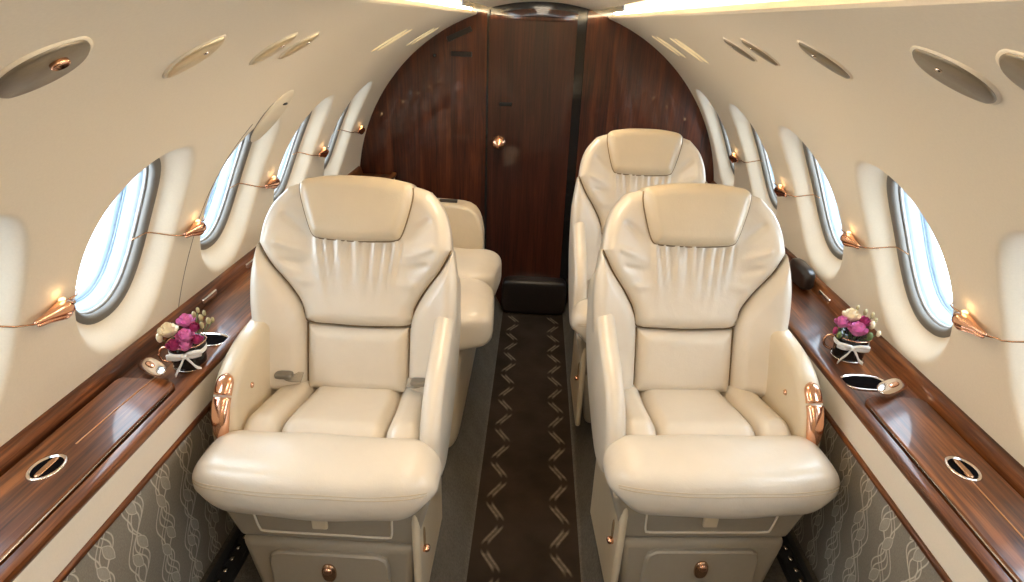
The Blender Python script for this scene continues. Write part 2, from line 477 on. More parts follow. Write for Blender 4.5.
# hull skin outside closes the cabin against stray light
# ceiling centre panel and cove channels
V, F = grid(lambda u, v: ((-.238 + .476 * u), Y0 + (Y1 - Y0) * v, ZC + math.sqrt(.915 ** 2 - (-.238 + .476 * u) ** 2)), 24, 30)
n = len(V); V2 = [(x, y, z + .012) for x, y, z in V]
mb = MB(); mb.add(V, F); mb.add(V2, F)
for xx in (-.238, .238):
    zz_ = ZC + math.sqrt(.915 ** 2 - .238 ** 2)
    mb.add([(xx, Y0, zz_), (xx, Y1, zz_), (xx, Y1, zz_ + .012), (xx, Y0, zz_ + .012)], [(0, 1, 2, 3)])
tag(mb.build('ceiling', M['wall']), kind='structure')
for k, side in enumerate((-1, 1)):
    pr = [(.305, 1.672), (.301, 1.676), (.303, 1.684), (.312, 1.686), (.352, 1.690), (.372, 1.705), (.372, 1.775), (.0, 1.79)]
    R = [[(side * x, y, z) for x, z in pr] for y in (Y0, Y1)]
    V = R[0] + R[1]; n = len(pr); F = [(i, i + 1, n + i + 1, n + i) for i in range(n - 1)]
    tag(obj('trim_%d' % (k + 1), V, F, M['wall'], angle=40), kind='structure')
    o = MB().add(*box(side * .330 - .008, side * .330 + .008, Y0 + .05, Y1 - .03, 1.691, 1.699)).build('cove_light', M['led'], smooth=False)
    tag(o, 'warm glowing light strip hidden in the %s ceiling cove' % ('left' if side < 0 else 'right'), 'light', 'cove light strips beside the ceiling panel')

# floor: aisle, risers, raised platforms
AL, AR = -.140, .190
prof = [(-.80, FLOOR, 1), (-.262, FLOOR, 1), (-.245, FLOOR - .006, 1), (-.235, FLOOR - .02, 1), (AL - .012, AISLE + .012, 1), (AL, AISLE, 0), (AR, AISLE, 1), (AR + .010, AISLE + .012, 1), (.252, FLOOR - .02, 1), (.258, FLOOR - .006, 1), (.272, FLOOR, 1), (.80, FLOOR, 1)]
V = []; F = []; fm = []; ns = 12
for k in range(ns + 1):
    y = Y0 + (Y1 + .02 - Y0) * k / ns
    V += [(x, y, z) for x, z, _ in prof]
n = len(prof)
for k in range(ns):
    for i in range(n - 1): F.append((k * n + i, k * n + i + 1, (k + 1) * n + i + 1, (k + 1) * n + i)); fm.append(prof[i][2])
o = obj('floor', V, F, None, mats=[M['carpet'], M['carpet_grey']], fmat=fm, angle=60); tag(o, kind='structure')

# rear bulkhead with sliding door and forward partition
def disc_poly(x0, x1, z0, r=R0 + .004):
    """part of the cabin section between x0 and x1 above z0"""
    P = []
    for k in range(41):
        x = x0 + (x1 - x0) * k / 40; x = max(-r + 1e-4, min(r - 1e-4, x)); P.append((x, ZC + math.sqrt(r * r - x * x)))
    lo = []
    for k in range(41):
        x = x1 + (x0 - x1) * k / 40; x = max(-r + 1e-4, min(r - 1e-4, x)); lo.append((x, max(z0, ZC - math.sqrt(r * r - x * x))))
    return P + lo
def slabY(P, y0, y1):
    return rings([[(x, y0, z) for x, z in P], [(x, y1, z) for x, z in P]])
mb = MB(); mb.add(*slabY(disc_poly(-.905, -.249, .06), 3.028, 3.06)); mb.build('wall_rear', M['wood_v'], smooth=False)
bpy.data.objects['wall_rear']['kind'] = 'structure'
o = obj('wall_rear_right', *slabY(disc_poly(.213, .905, .06), 3.005, 3.06), M['wood_v'], smooth=False); tag(o, kind='structure')
o = obj('door_1', *slabY(disc_poly(-.245, .163, .10, R0 - .02), 3.022, 3.055), M['wood_door'], smooth=False); tag(o, kind='structure'); door = o
V, F = lathe([(0, 0), (.034, .002), (.034, .006), (.024, .010), (.022, .018), (.030, .026), (.030, .034), (.020, .040), (0, .042)], 28, Matrix.Translation((-.186, 3.022, 1.097)) @ Matrix.Rotation(PI / 2, 4, 'X'))
obj('door_knob', V, F, M['copper'], door)
bevel(MB().add(*box(-.188, -.126, 3.016, 3.024, 1.272, 1.290)).build('latch_slot', M['black'], door, smooth=False), .003)
# door head rail fitting
bevel(MB().add(*box(-.235, .15, 3.012, 3.024, 1.655, 1.672)).build('head_rail', M['wood_v'], door, smooth=False), .003)
o = MB().add(*box(.164, .212, 3.03, 3.05, .17, 1.705)).build('trim_3', M['black'], smooth=False); tag(o, kind='structure'); M
o = MB().add(*box(.206, .216, 2.998, 3.03, .36, 1.70)).build('trim_4', M['wood_v'], smooth=False); tag(o, kind='structure')
o = MB().add(*box(-.252, -.242, 3.018, 3.04, .17, 1.695)).build('trim_5', M['black'], smooth=False); tag(o, kind='structure')
o = MB().add(*box(-.92, .92, 3.06, 3.08, 0, 1.80)).build('wall_rear_backing', M['black'], smooth=False); tag(o, kind='structure')
# rim trim where walls meet bulkhead
# dark step below the door
V, F = superbox(.026, 3.0, (AISLE + FLOOR) / 2 + .0025, .175, .05, .100, .3)
o = obj('step', V, F, M['dark_leather']); tag(o, 'black leather covered step at the foot of the wooden door', 'step')
# small dark plates on the bulkhead
def tilted_plate(cx, cz, w, h, ang, y, mat, name):
    P = [(-w, -h), (w, -h), (w, h), (-w, h)]; c_, s_ = math.cos(ang), math.sin(ang)
    P = [(cx + u * c_ - v * s_, cz + u * s_ + v * c_) for u, v in P]
    o = obj(name, *slabY(P, y - .006, y + .001), mat, smooth=False); bevel(o, .0022); return o
o = tilted_plate(-.382, 1.587, .062, .012, .42, 3.028, M['dark_leather'], 'mark'); tag(o, 'slanted dark grille high on the wooden bulkhead left of the door', 'mark')
o = tilted_plate(-.372, 1.500, .050, .011, 0, 3.028, M['dark_leather'], 'level_plate'); tag(o, 'small level dark plate under the slanted grille on the bulkhead', 'plate')
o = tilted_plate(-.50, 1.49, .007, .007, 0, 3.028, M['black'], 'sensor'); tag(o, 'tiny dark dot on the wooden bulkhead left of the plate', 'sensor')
# forward partition behind the viewer
o = obj('wall_front', *slabY(disc_poly(-.90, .90, .05), Y0 - .03, Y0), M['wall'], smooth=False); tag(o, kind='structure')

# ------------------------------------------------------------------ side ledges, tables, dado
def extr(prof, y0, y1, n=2):
    R = [[(x, y0 + (y1 - y0) * k / n, z) for x, z in prof] for k in range(n + 1)]
    return rings(R)
for side, sn in ((-1, 'left'), (1, 'right')):
    S = side
    mir = lambda P: [(S * x, z) for x, z in P]
    led = empty('side_ledge', (S * .80, 1.5, .918))
    tag(led, 'long glossy brown wood side ledge running under the %s windows' % sn, 'ledge', 'side ledges')
    inv = Matrix.Translation((-S * .80, -1.5, -.918))
    def part(name, V, F, mat, par=led, **k):
        o = obj(name, [inv @ Vector(v) for v in V], F, mat, par, **k); return o
    # back lip (fascia against wall), tray surface, rounded front rail
    part('back_lip', *extr(mir([(.903, .905), (.903, .952), (.893, .955), (.884, .951), (.880, .942), (.874, .915)]), Y0 + .01, 3.0), M['wood_h'], angle=50)
    part('tray', *extr(mir([(.890, .908), (.890, .918), (.72, .918), (.72, .908)]), Y0 + .01, 3.0), M['wood_h'], smooth=False)
    part('front_rail', *extr(mir([(.730, .900), (.726, .925), (.722, .930), (.708, .930), (.702, .927), (.701, .921), (.707, .908), (.714, .900)]), Y0 + .01, 3.0), M['wood_h'], angle=50)
    for yy_ in ((1.42, 1.68, 2.5) if S < 0 else (1.62, 2.1, 2.6)):
        V, F = box(S * .872, S * .880, yy_, yy_ + .075, (.926), .941)
        bevel(part('catch_plate', V, F, M['chrome'], smooth=False), .003, 2)
    # cup holder well: dark oval with metal rim
    for hy in ((1.248,) if S < 0 else (1.205,)):
        cx = S * .778
        def ov(rx, ry, z, n=40): return [(cx + rx * math.copysign(abs(math.cos(2 * PI * k / n)) ** .8, math.cos(2 * PI * k / n)), hy + ry * math.copysign(abs(math.sin(2 * PI * k / n)) ** .8, math.sin(2 * PI * k / n)), z) for k in range(n)]
        V, F = rings([ov(.048, .028, .9185), ov(.048, .028, .9195), ov(.047, .027, .9205), ov(.001, .001, .9205)]); part('well', V, F, M['void'])
        V, F = rings([ov(.048, .028, .917), ov(.0495, .0295, .9225), ov(.0525, .0325, .9225), ov(.054, .034, .917)]); part('holder_rim', V, F, M['chrome'])
    # folding table lid
    y_end = 1.055 if S < 0 else 1.135
    ts = empty('folding_table', (S * .795, .6, .919))
    tag(ts, 'glossy wood folding table lid with oval pull set in the %s side ledge' % sn, 'table', 'folding table lids')
    x0, x1, r = .731, .866, .035
    P = [(x0, -.9), (x1, -.9), (x1, y_end - .015)]
    P += [(x1 - .012 + .012 * math.cos(a), y_end - .015 + .015 * math.sin(a)) for a in (PI / 4, PI / 2)]
    P += [(x0 + r - r * math.sin(a), y_end - r + r * math.cos(a)) for a in (0, PI / 8, PI / 4, 3 * PI / 8, PI / 2)]
    P = ccw([(S * x, y) for x, y in P])
    def tp(name, V, F, mat, par=ts, **k): return obj(name, [(v[0] - S * .795, v[1] - .6, v[2] - .919 + .024) for v in V], F, mat, par, **k)
    tp('lid', *plate(P, lambda u, v, h: (u, v, h), [(0, .8945), (0, .904), (.0015, .9065), (.004, .908)]), M['wood_h'], angle=30)
    # hinge split with its golden reflection painted as a pale line; edge strip
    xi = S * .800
    V, F = tube([(xi - S * .000, .835 if S < 0 else .70, .9085), (xi - S * .004, .95, .9085), (xi - S * .012, 1.06, .9085)] if S < 0 else [(xi, .45, .9085), (xi - S * .004, .70, .9085), (xi, .89, .9085)], .0013, 6); tp('hinge_glint', V, F, M['glint_wood'])
    V, F = tube([(S * .7300, -.5, .905), (S * .7300, .4, .905), (S * .7300, y_end - .05, .905)], .0022, 8); tp('edge_strip', V, F, M['chrome'])
    # oval pull cup
    cy_ = .772 if S < 0 else .902; cxx = S * .805
    n = 32
    def el(rx, ry, z): return [(cxx + rx * math.cos(2 * PI * k / n), cy_ + ry * math.sin(2 * PI * k / n), z) for k in range(n)]
    V, F = rings([el(.021, .027, .907), el(.0225, .029, .911), el(.026, .033, .911), el(.028, .035, .907)]); c_ = tp('pull_rim', V, F, M['chrome'])
    V, F = rings([el(.0225, .029, .9075), el(.0225, .029, .9085), el(.001, .001, .9085)]); tp('pull_well', V, F, M['void'])
    V, F = superbox(cxx, cy_, .9095, .006, .026, .0025, .6, 10); tp('pull_bar', V, F, M['copper_rod'])
    # oval latch at the lid's far end (stands up slightly)
    ly = 1.078 if S < 0 else 1.152
    rot = Matrix.Translation((S * .805, ly, .922)) @ Matrix.Rotation(S * .66, 4, 'Z') @ Matrix.Rotation(S * .15, 4, 'Y') @ Matrix.Rotation(.4, 4, 'X')
    V, F = superbox(0, 0, 0, .064, .018, .006, .8, 14); tp('latch', [rot @ Vector(v) for v in V], F, M['chrome'])
    V, F = superbox(0, 0, .006, .022, .006, .004, .8, 10); tp('latch_button', [rot @ Vector(v) for v in V], F, M['copper'])
    # cream band, wood trim, patterned dado
    pr = mir([(.712, .903), (.710, .840), (.80, .84), (.80, .903)]); o = obj('trim_%d' % (6 if S < 0 else 8), *extr(pr, Y0 + .01, 3.0), M['band'], smooth=False); tag(o, kind='structure')
    pr = mir([(.709, .826), (.705, .830), (.705, .838), (.709, .842), (.74, .842), (.74, .826)]); o = obj('trim_%d' % (7 if S < 0 else 9), *extr(pr, Y0 + .01, 3.0), M['wood_h'], angle=50); tag(o, kind='structure')
    pr = mir([(.714, .828), (.768, .372), (.80, .372), (.80, .828)]); o = obj('baseboard_%s' % sn, *extr(pr, Y0 + .01, 3.0), M['leaf'], smooth=False); tag(o, kind='structure')
    # seat track on floor beside the dado
    t_ = empty('seat_track', (S * .715, 1.4, FLOOR)); tag(t_, 'dark metal seat rail on the floor along the %s wall panel' % sn, 'rail', 'seat rails')
    mb = MB().add(*box(-.028, .028, -1.2, 1.4, 0, .012)).add(*box(-.028, -.012, -1.2, 1.4, .012, .02)).add(*box(.012, .028, -1.2, 1.4, .012, .02))
    mb.build('rail', M['track'], t_, smooth=False)
    V, F = lathe([(.0, .012), (.007, .012), (.007, .016), (.0, .016)], 10); s0_ = obj('rail_stud', V, F, M['chrome'], t_); s0_.location = (0, -.75, 0)
    for k in range(1, 24):
        c_ = s0_.copy(); COL.objects.link(c_); c_.location = (0, -.75 + k * .035, 0)

# dark padded pocket at the back lip, right side
V, F = superbox(.850, 1.78, .956, .020, .075, .036, .6, 16)
o = obj('pouch', V, F, M['dark_leather']); tag(o, 'dark glossy rounded pouch standing on the right ledge beside the seat back', 'pouch')

# ------------------------------------------------------------------ reading lamps on the copper rods
lampsL = [.909, 1.367, 1.825, 2.305, 2.831]; lampsR = [1.040, 1.508, 1.999, 2.531]
SL = (math.asin((1.166 - ZC) / R0) - PHC) * R0
placeL = ['nearest the camera', 'between the first and second windows', 'between the second and third windows', 'between the third and fourth windows', 'nearest the wooden bulkhead']
placeR = ['nearest the camera', 'between the first and second windows', 'between the second and third windows', 'farthest back, beside the rear seat']
for side, ys, pls in ((-1, lampsL, placeL), (1, lampsR, placeR)):
    S = side
    for y, pl in zip(ys, pls):
        b0 = Vector(onwall(S, y, SL, 0)); nrm = (Vector((0, 0, ZC)) - Vector((b0.x, 0, b0.z))).normalized(); nrm.y = 0
        root = empty('reading_lamp', b0); tag(root, 'copper reading lamp on the %s wall, %s' % ('left' if S < 0 else 'right', pl), 'lamp', 'copper reading lamps on the %s wall' % ('left' if S < 0 else 'right'))
        tang = nrm.cross(Vector((0, 1, 0))) * 1.0
        def lp(dy, up, out): return Vector((0, dy, 0)) + tang * up + nrm * out
        if lp(0, 1, 0).z < 0: tang = -tang
        # teardrop: tip towards -y, bulb towards +y; upper hollow shell and lower solid drop
        prof = [(-.058, .0028), (-.052, .0042), (-.030, .0066), (-.008, .0115), (.008, .0155), (.018, .0145), (.024, .009), (.026, .002)]
        for nm_, up0, sc_, mtl in (('shade', .004, 1.0, M['copper']), ('body', -.006, .85, M['copper'])):
            R = []
            for dy, r in prof:
                cc = lp(dy * sc_, up0 - dy * .06, .017)
                R.append([cc + (tang * math.cos(2 * PI * k / 16) + nrm * math.sin(2 * PI * k / 16)) * r * sc_ for k in range(16)])
            obj(nm_, *rings(R), mtl, root)
        V, F = tube([lp(.02, -.002, .012), lp(.045, -.006, .008)], .0055, 10); obj('socket', V, F, M['copper'], root)
        V, F = superbox(0, 0, 0, .005, .006, .004, .9, 10); cc = lp(.012, .016, .010); obj('bulb', [Vector(v) + cc for v in V], F, M['bulb'], root)
        # rod following the wall surface both ways
        def rod(dy):
            yy = y + dy; dd = recess(S, yy, SL)
            return (Vector(onwall(S, yy, SL, dd)) - b0) + nrm * .004
        pth = [rod(-.055 - k * .01) for k in range(0, 11)]; V, F = tube([lp(-.05, .0, .014)] + pth[1:], .0016, 6); obj('rod', V, F, M['copper_rod'], root)
        pth = [rod(.04 + k * .01) for k in range(0, 8)]; V, F = tube(pth, .0016, 6); obj('rod', V, F, M['copper_rod'], root)
        ld = bpy.data.lights.new('lamp_bulb', 'POINT'); ld.energy = .010; ld.color = (1, .62, .3); ld.shadow_soft_size = .006
        lo = bpy.data.objects.new('lamp_bulb', ld); COL.objects.link(lo); lo.location = b0 + lp(.010, .026, .012)

# oval ceiling plates
ovs = [(-1, (43, 66), .068, 'satin'), (-1, (195, 55), .060, 'satin_lit'), (-1, (273, 48), .055, 'satin_lit'), (-1, (299, 44), .05, 'satin_lit'),
       (1, (740, 50), .055, 'satin'), (1, (760, 51), .055, 'satin'), (1, (825, 58), .056, 'satin'), (1, (955, 74), .062, 'satin'), (1, (1016, 72), .062, 'satin')]
ovpos = [(-1, .572, 1.598, .052, 'satin'), (-1, .850, 1.594, .052, 'satin_lit'), (-1, 1.112, 1.594, .050, 'satin_lit'), (-1, 1.228, 1.596, .046, 'satin_lit'),
         (1, 1.452, 1.610, .044, 'satin'), (1, 1.312, 1.611, .046, 'satin'), (1, 1.003, 1.613, .050, 'satin'), (1, .682, 1.615, .052, 'satin'), (1, .545, 1.617, .052, 'satin')]
ovlab = ['dark satin oval ceiling plate holding a small lamp, at the far left of the photo', 'gold oval ceiling plate, toned as warmly lit, above the first left window', 'gold oval ceiling plate toned as warmly lit, front one of the close pair above the second left window', 'narrow gold oval ceiling plate toned as warmly lit, rear one of the close pair on the left',
         'slim bronze ceiling plate, rear one of the close pair on the right', 'slim bronze ceiling plate, front one of the close pair on the right', 'bronze oval ceiling plate above the second right window', 'large bronze oval ceiling plate above the nearest right window', 'bronze oval ceiling plate cut by the right edge of the photo']
for (S, y, z, r, mk), lab in zip(ovpos, ovlab):
    ph = math.asin((z - ZC) / R0); b0 = Vector((S * R0 * math.cos(ph), y, z))
    nrm = (Vector((0, y, ZC)) - b0).normalized(); ax = Vector((0, 1, 0)); tg = nrm.cross(ax)
    root = empty('ceiling_plate', b0); tag(root, lab, 'ceiling plate', 'oval plates on the cabin ceiling')
    n = 40; fy = .78 if y < .75 else .55
    def lv(rr, h): return [ax * (rr * fy * math.copysign(abs(math.cos(2 * PI * k / n)) ** 1.3, math.cos(2 * PI * k / n))) + tg * (rr * math.sin(2 * PI * k / n)) + nrm * h for k in range(n)]
    obj('disc', *rings([lv(r, -.004), lv(r, .004), lv(r - .003, .006), lv(.002, .0062)]), M[mk], root)
    obj('rim', *rings([lv(r + .004, -.004), lv(r + .004, .003), lv(r, .003)], caps=False), M['wall'], root)
    mm = Matrix.Translation(tg * (.018 * (-1 if tg.z < 0 else 1)) + nrm * .006) @ nrm.to_track_quat('Z', 'Y').to_matrix().to_4x4()
    if y < .6 and S < 0:
        V, F = lathe([(.009, 0), (.009, .004), (.007, .005), (.006, .002), (0, .002)], 20, mm); obj('lamp_cup', V, F, M['copper'], root)
    else:
        V, F = lathe([(.004, 0), (.004, .002), (0, .0025)], 12, mm); obj('screw', V, F, M['chrome'], root)
# pale bars imitating reflected glow near the bulkhead
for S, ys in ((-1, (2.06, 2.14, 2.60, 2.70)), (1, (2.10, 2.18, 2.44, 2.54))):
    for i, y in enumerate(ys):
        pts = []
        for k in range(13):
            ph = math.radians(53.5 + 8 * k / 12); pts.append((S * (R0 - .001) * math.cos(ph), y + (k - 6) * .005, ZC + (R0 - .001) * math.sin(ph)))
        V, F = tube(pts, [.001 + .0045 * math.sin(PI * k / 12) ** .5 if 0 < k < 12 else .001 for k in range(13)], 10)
        o = obj('ceiling_reflection', V, F, M['reflection_bar']); tag(o, '%s pale slim bar imitating reflected glow on the %s ceiling slope near the bulkhead' % (['nearest', 'second', 'third', 'farthest'][i], 'left' if S < 0 else 'right'), 'bar', 'slim painted reflections on the ceiling slope')

# exit hatch seam, handle cover (left)
def arcp(S, y, z, off=0):
    ph = math.asin((z - ZC) / R0); r = R0 - off
    return (S * r * math.cos(ph), y, ZC + r * math.sin(ph))
pth = catmull([(1.345, .955), (1.372, 1.04), (1.392, 1.11), (1.415, 1.22), (1.445, 1.33), (1.475, 1.40)], 40)
V, F = tube([arcp(-1, y, z, .0002) for y, z in pth], .0011, 6); o = obj('trim_10', V, F, M['gasket']); tag(o, kind='structure')
root = empty('handle_cover', arcp(-1, 1.575, 1.408)); tag(root, 'pale oval cover with small dark latch above the second left window', 'cover')
b0 = Vector(root.location); nrm = (Vector((0, b0.y, ZC)) - b0).normalized(); ax = Vector((0, 1, 0)); tg = nrm.cross(ax); tg = tg if tg.z > 0 else -tg
def lv(f, h): return [ax * (.068 * f * math.cos(2 * PI * k / 40)) + tg * (.090 * f * math.sin(2 * PI * k / 40)) + nrm * h for k in range(40)]
obj('cover_disc', *rings([lv(1, -.004), lv(1, .003), lv(.96, .005), lv(.02, .0055)]), M['shade'], root)
obj('cover_rim', *rings([lv(1.03, -.003), lv(1.03, .0015), lv(1.0, .0015)], caps=False), M['gasket'], root)
mm = Matrix.Translation(tg * .04 + ax * .02 + nrm * .006); V, F = superbox(0, 0, 0, .004, .012, .003, .6, 8); obj('latch', [mm @ Vector(v) for v in V], F, M['dark'], root)

# ------------------------------------------------------------------ seats
TILT = math.atan2(.148, .496)
ct, st = math.cos(TILT), math.sin(TILT)
def backmap(extra=0):
    def mp(u, v, h):
        a = abs(u); fwd = .050 * sstep((a - .11) / .15) * (1 - .55 * sstep((v - .30) / .2))
        hh = h + fwd + extra
        return (u, .072 + v * st - hh * ct, .414 + v * ct + hh * st)
    return mp
def mirror(P): return [(-u, v) for u, v in P]
SEAM = [(-.230, .357), (-.203, .305), (-.168, .257), (-.139, .207), (-.1275, .164)]
def wrinkle(u, v, s, t):
    h = 0
    for (u0, v0, u1, v1, w, a) in FOLDS:
        d = seg_dist((u, v), (u0, v0), (u1, v1)); dx, dy = u1 - u0, v1 - v0
        f = ((u - u0) * dx + (v - v0) * dy) / (dx * dx + dy * dy); f = min(1, max(0, f))
        h += a * math.exp(-(d / (w * (1.5 - .7 * f))) ** 2) * (.12 + .88 * sstep(f * 1.25))
    return h
FOLDS = []
rnd = random.Random(3)
for k in range(9):
    u0 = -.085 + k * .0212 + rnd.uniform(-.004, .004); top = .378 - rnd.uniform(0, .02); bot = .185 + rnd.uniform(0, .06)
    FOLDS.append((u0 * .85, bot, u0 * 1.1, top, .0068 + rnd.uniform(0, .003), .0062 + rnd.uniform(0, .003)))
    FOLDS.append((u0 * .85 + .010, bot, u0 * 1.1 + .010, top, .0055, -.0050))
for s in (-1, 1):
    FOLDS += [(s * .10, .36, s * .17, .42, .012, -.005), (s * .105, .33, s * .185, .36, .010, .0055), (s * .10, .30, s * .17, .315, .009, -.005), (s * .09, .27, s * .14, .265, .008, .004)]
def wr_soft(seed, amp, freq):
    r = random.Random(seed); ph = [(r.uniform(0, 6), r.uniform(-1, 1), r.uniform(-1, 1)) for _ in range(5)]
    return lambda u, v, s, t: amp * sum(math.sin(freq * (a * u + b2 * v) + p) for p, a, b2 in ph) / 5

def make_seat(w, loc, label, rz=0, raise_=0, belts=True):
    root = empty('cabin_seat', loc, rz)
    tag(root, label, 'seat', 'cream leather cabin seats')
    P_ = lambda name, V, F, mat, par=root, **k: obj(name, V, F, mat, par, **k)
    bmp = backmap()
    # back shell
    out = [(-.215, -.05), (-.222, 0), (-.232, .08), (-.242, .17), (-.245, .22), (-.243, .28), (-.232, .344), (-.218, .41), (-.198, .455), (-.165, .488), (-.12, .500), (0, .504)]
    full = catmull(out + [(-u, v) for u, v in out[::-1][1:]], 70)
    def smp(u, v, h):
        p = bmp(u, v, 0); return (p[0], p[1] - h * ct, p[2] + h * st)
    P_('back_shell', *plate(ccw(full), smp, [(.050, -.068), (.022, -.045), (.008, -.012), (.001, -.006), (.0, -.02), (.002, -.055), (.014, -.085), (.04, -.10)]), M['leather'])
    # upper cushion
    Bc = SEAM + [(-.06, .158), (0, .156), (.06, .158)] + mirror(SEAM)[::-1]
    Lc = [(-.230, .357), (-.222, .41), (-.203, .455), (-.170, .492)]
    Tc = [(-.170, .492), (-.12, .505), (0, .508), (.12, .505), (.170, .492)]
    P_('upper_cushion', *pillow(Bc, mirror(Lc), Tc, Lc, bmp, .036, .034, 110, 84, wr=wrinkle), M['leather'])
    # side wings
    for s, nm in ((1, 'a'), (-1, 'b')):
        inner = [(-.1285, -.01), (-.1285, .09), (-.1305, .164), (-.142, .207), (-.171, .257), (-.206, .305), (-.2325, .352)]
        outer = [(-.224, -.01), (-.236, .08), (-.246, .17), (-.249, .22), (-.247, .28), (-.2365, .344), (-.2335, .356)]
        bt = [outer[0], (-.176, -.012), inner[0]]; tp_ = [outer[-1], (-.233, .3545), inner[-1]]
        if s > 0: c4 = (bt, inner, tp_, outer)
        else: c4 = (mirror(bt)[::-1], mirror(outer), mirror(tp_)[::-1], mirror(inner))
        P_('side_bolster', *pillow(*c4, bmp, .040, .032, 30, 60, wr=wr_soft(5 + s, .0015, 90)), M['leather'])
    # lumbar cushion
    P_('lumbar_cushion', *pillow([(-.1265, -.01), (0, -.012), (.1265, -.01)], [(.1265, -.01), (.1265, .08), (.1255, .158)], [(-.1255, .158), (0, .152), (.1255, .158)], [(-.1265, -.01), (-.1265, .08), (-.1255, .158)], bmp, .030, .032, 48, 40, wr=wr_soft(9, .0016, 70)), M['leather'])
    # dark piping in the seams
    pts = catmull(Bc, 70); V, F = tube([bmp(u, v, .007) for u, v in pts], .0022, 6); P_('piping', V, F, M['seam'])
    for s in (-1, 1):
        V, F = tube([bmp(s * u, v, .006) for u, v in catmull([(-.1278, 0), (-.1278, .08), (-.1275, .160)], 12)], .002, 6); P_('piping', V, F, M['seam'])
    # headrest
    hm = backmap(.034)
    hl = [(-.088, .372), (-.106, .381), (-.122, .425), (-.134, .475), (-.134, .500)]
    ht = [(-.134, .500), (-.118, .512), (-.06, .521), (0, .523), (.06, .521), (.118, .512), (.134, .500)]
    hb = [(-.088, .372), (-.04, .369), (0, .368), (.04, .369), (.088, .372)]
    P_('headrest', *pillow(hb, mirror(hl), ht, hl, hm, .030, .030, 54, 44, back=.06, wr=wr_soft(12, .0016, 60)), M['leather_tan'])
    loop = catmull(hl[::-1] + hb[1:] + mirror(hl)[1:], 60); V, F = tube([hm(u, v, .004) for u, v in loop], .0022, 6); P_('piping', V, F, M['seam'])
    # seat cushion: middle and two side bolsters
    def sm(u, v, h):   # u across, v = depth (-.20..+.10); surface falls towards the back
        return (u, v, .455 - .035 * sstep((v + .2) / .3) - .035 * sstep((-.12 - v) / .07) + h - .034)
    cb = [(-.115, -.215), (0, -.217), (.115, -.215)]; ctp = [(-.105, .10), (0, .10), (.105, .10)]
    P_('seat_cushion', *pillow(cb, [(.115, -.215), (.115, -.06), (.105, .10)], ctp, [(-.115, -.215), (-.115, -.06), (-.105, .10)], sm, .034, .030, 40, 44, back=.10, wr=wr_soft(20, .0012, 50)), M['leather'])
    for s in (-1, 1):
        a, b2 = [(-.200, -.215), (-.200, -.06), (-.195, .10)], [(-.118, -.215), (-.117, -.06), (-.108, .10)]
        bt = [(-.200, -.215), (-.16, -.217), (-.118, -.215)]; tp_ = [(-.195, .10), (-.15, .10), (-.108, .10)]
        if s > 0: c4 = (bt, b2, tp_, a)
        else: c4 = (mirror(bt)[::-1], mirror(a), mirror(tp_)[::-1], mirror(b2))
        P_('seat_bolster', *pillow(*c4, sm, .044, .034, 26, 44, back=.10, wr=wr_soft(30 + s, .0012, 60)), M['leather'])
    # leg rest: thick roll wider than the seat
    def LE(t): return math.sqrt(max(0, 1 - (max(0, abs(t) - .70) / .30) ** 2.3))
    def lr(u, v):
        t_ = math.sin((u - .5) * PI) if abs(u - .5) > .3 else math.sin((u - .5) * PI); a = 2 * PI * v
        e = LE(t_)
        c_, s_ = math.cos(a), math.sin(a)
        pw = .62
        yy = math.copysign(abs(c_) ** pw, c_); zz = math.copysign(abs(s_) ** pw, s_)
        yy = yy * .078; zz = zz * .067
        if zz < 0: yy += -.012 * 0 + .012 * (-zz / .067)     # front leans back below
        x = t_ * (.252 - .028 * max(0, -zz / .067))
        bow = -.020 * (1 - t_ * t_)                          # front bows out in the middle
        if yy > 0: bow *= 0.0
        return (x, -.228 + yy * (.30 + .70 * e) * (1 if e > 0 else 0) + bow * (1 if yy < 0 else .3), .391 + zz * (e if e > 0 else 0) + .0015 * math.sin(t_ * 7 + zz * 40))
    V, F = grid(lr, 61, 48, False, True); P_('leg_rest', V, F, M['leather'])
    for dz in (0, .007):
        pt = []
        for k in range(49):
            t_ = -.93 + 1.86 * k / 48; e = LE(t_)
            a = math.radians(163 + dz * 900)
            c_, s_ = math.cos(a), math.sin(a); yy = -abs(c_) ** .62 * .078; zz = abs(s_) ** .62 * .067
            pt.append((t_ * .2535, -.228 + yy * (.30 + .70 * e) - .020 * (1 - t_ * t_) - .0002, .391 + zz * e + .0015 * math.sin(t_ * 7 + zz * 40)))
        V, F = tube(pt, .0009, 6); P_('stitching', V, F, M['stitch'])
    # armrests
    def arm(x_in, x_out, prof, name, mat, rnd_=.022):
        loop = catmull(prof + [prof[0]], 90)[:-1]
        loop = ccw(loop)
        sg = 1 if x_out > x_in else -1; T_ = abs(x_out - x_in)
        mpf = lambda u, v, h: (x_in + sg * h, u, v)
        r = min(rnd_, T_ / 2 - .001); lv_ = []
        for k in range(6):
            a = PI / 2 * k / 5; lv_.append((r * (1 - math.sin(a)), r * (1 - math.cos(a))))
        for k in range(6):
            a = PI / 2 * k / 5; lv_.append((r * (1 - math.cos(a)), T_ - r * (1 - math.sin(a))))
        V, F = plate(loop, mpf, lv_); return P_(name, V, F, mat, angle=50)
    pw_ = [(-.165, .215), (-.180, .30), (-.182, .40), (-.176, .46), (-.150, .520), (-.105, .562), (-.04, .588), (.05, .600), (.15, .602), (.24, .59), (.27, .54), (.27, .40), (.26, .25), (.18, .19), (.0, .19), (-.13, .19)]
    arm(w * .198, w * .254, pw_, 'armrest', M['leather_tan'])
    pa_ = [(-.150, .32), (-.180, .36), (-.186, .41), (-.176, .46), (-.140, .515), (-.09, .555), (-.02, .590), (.05, .63), (.12, .685), (.17, .70), (.215, .66), (.22, .58), (.19, .49), (.13, .42), (.04, .355), (-.07, .305)]
    arm(-w * .198, -w * .244, pa_, 'armrest', M['leather'], .024)
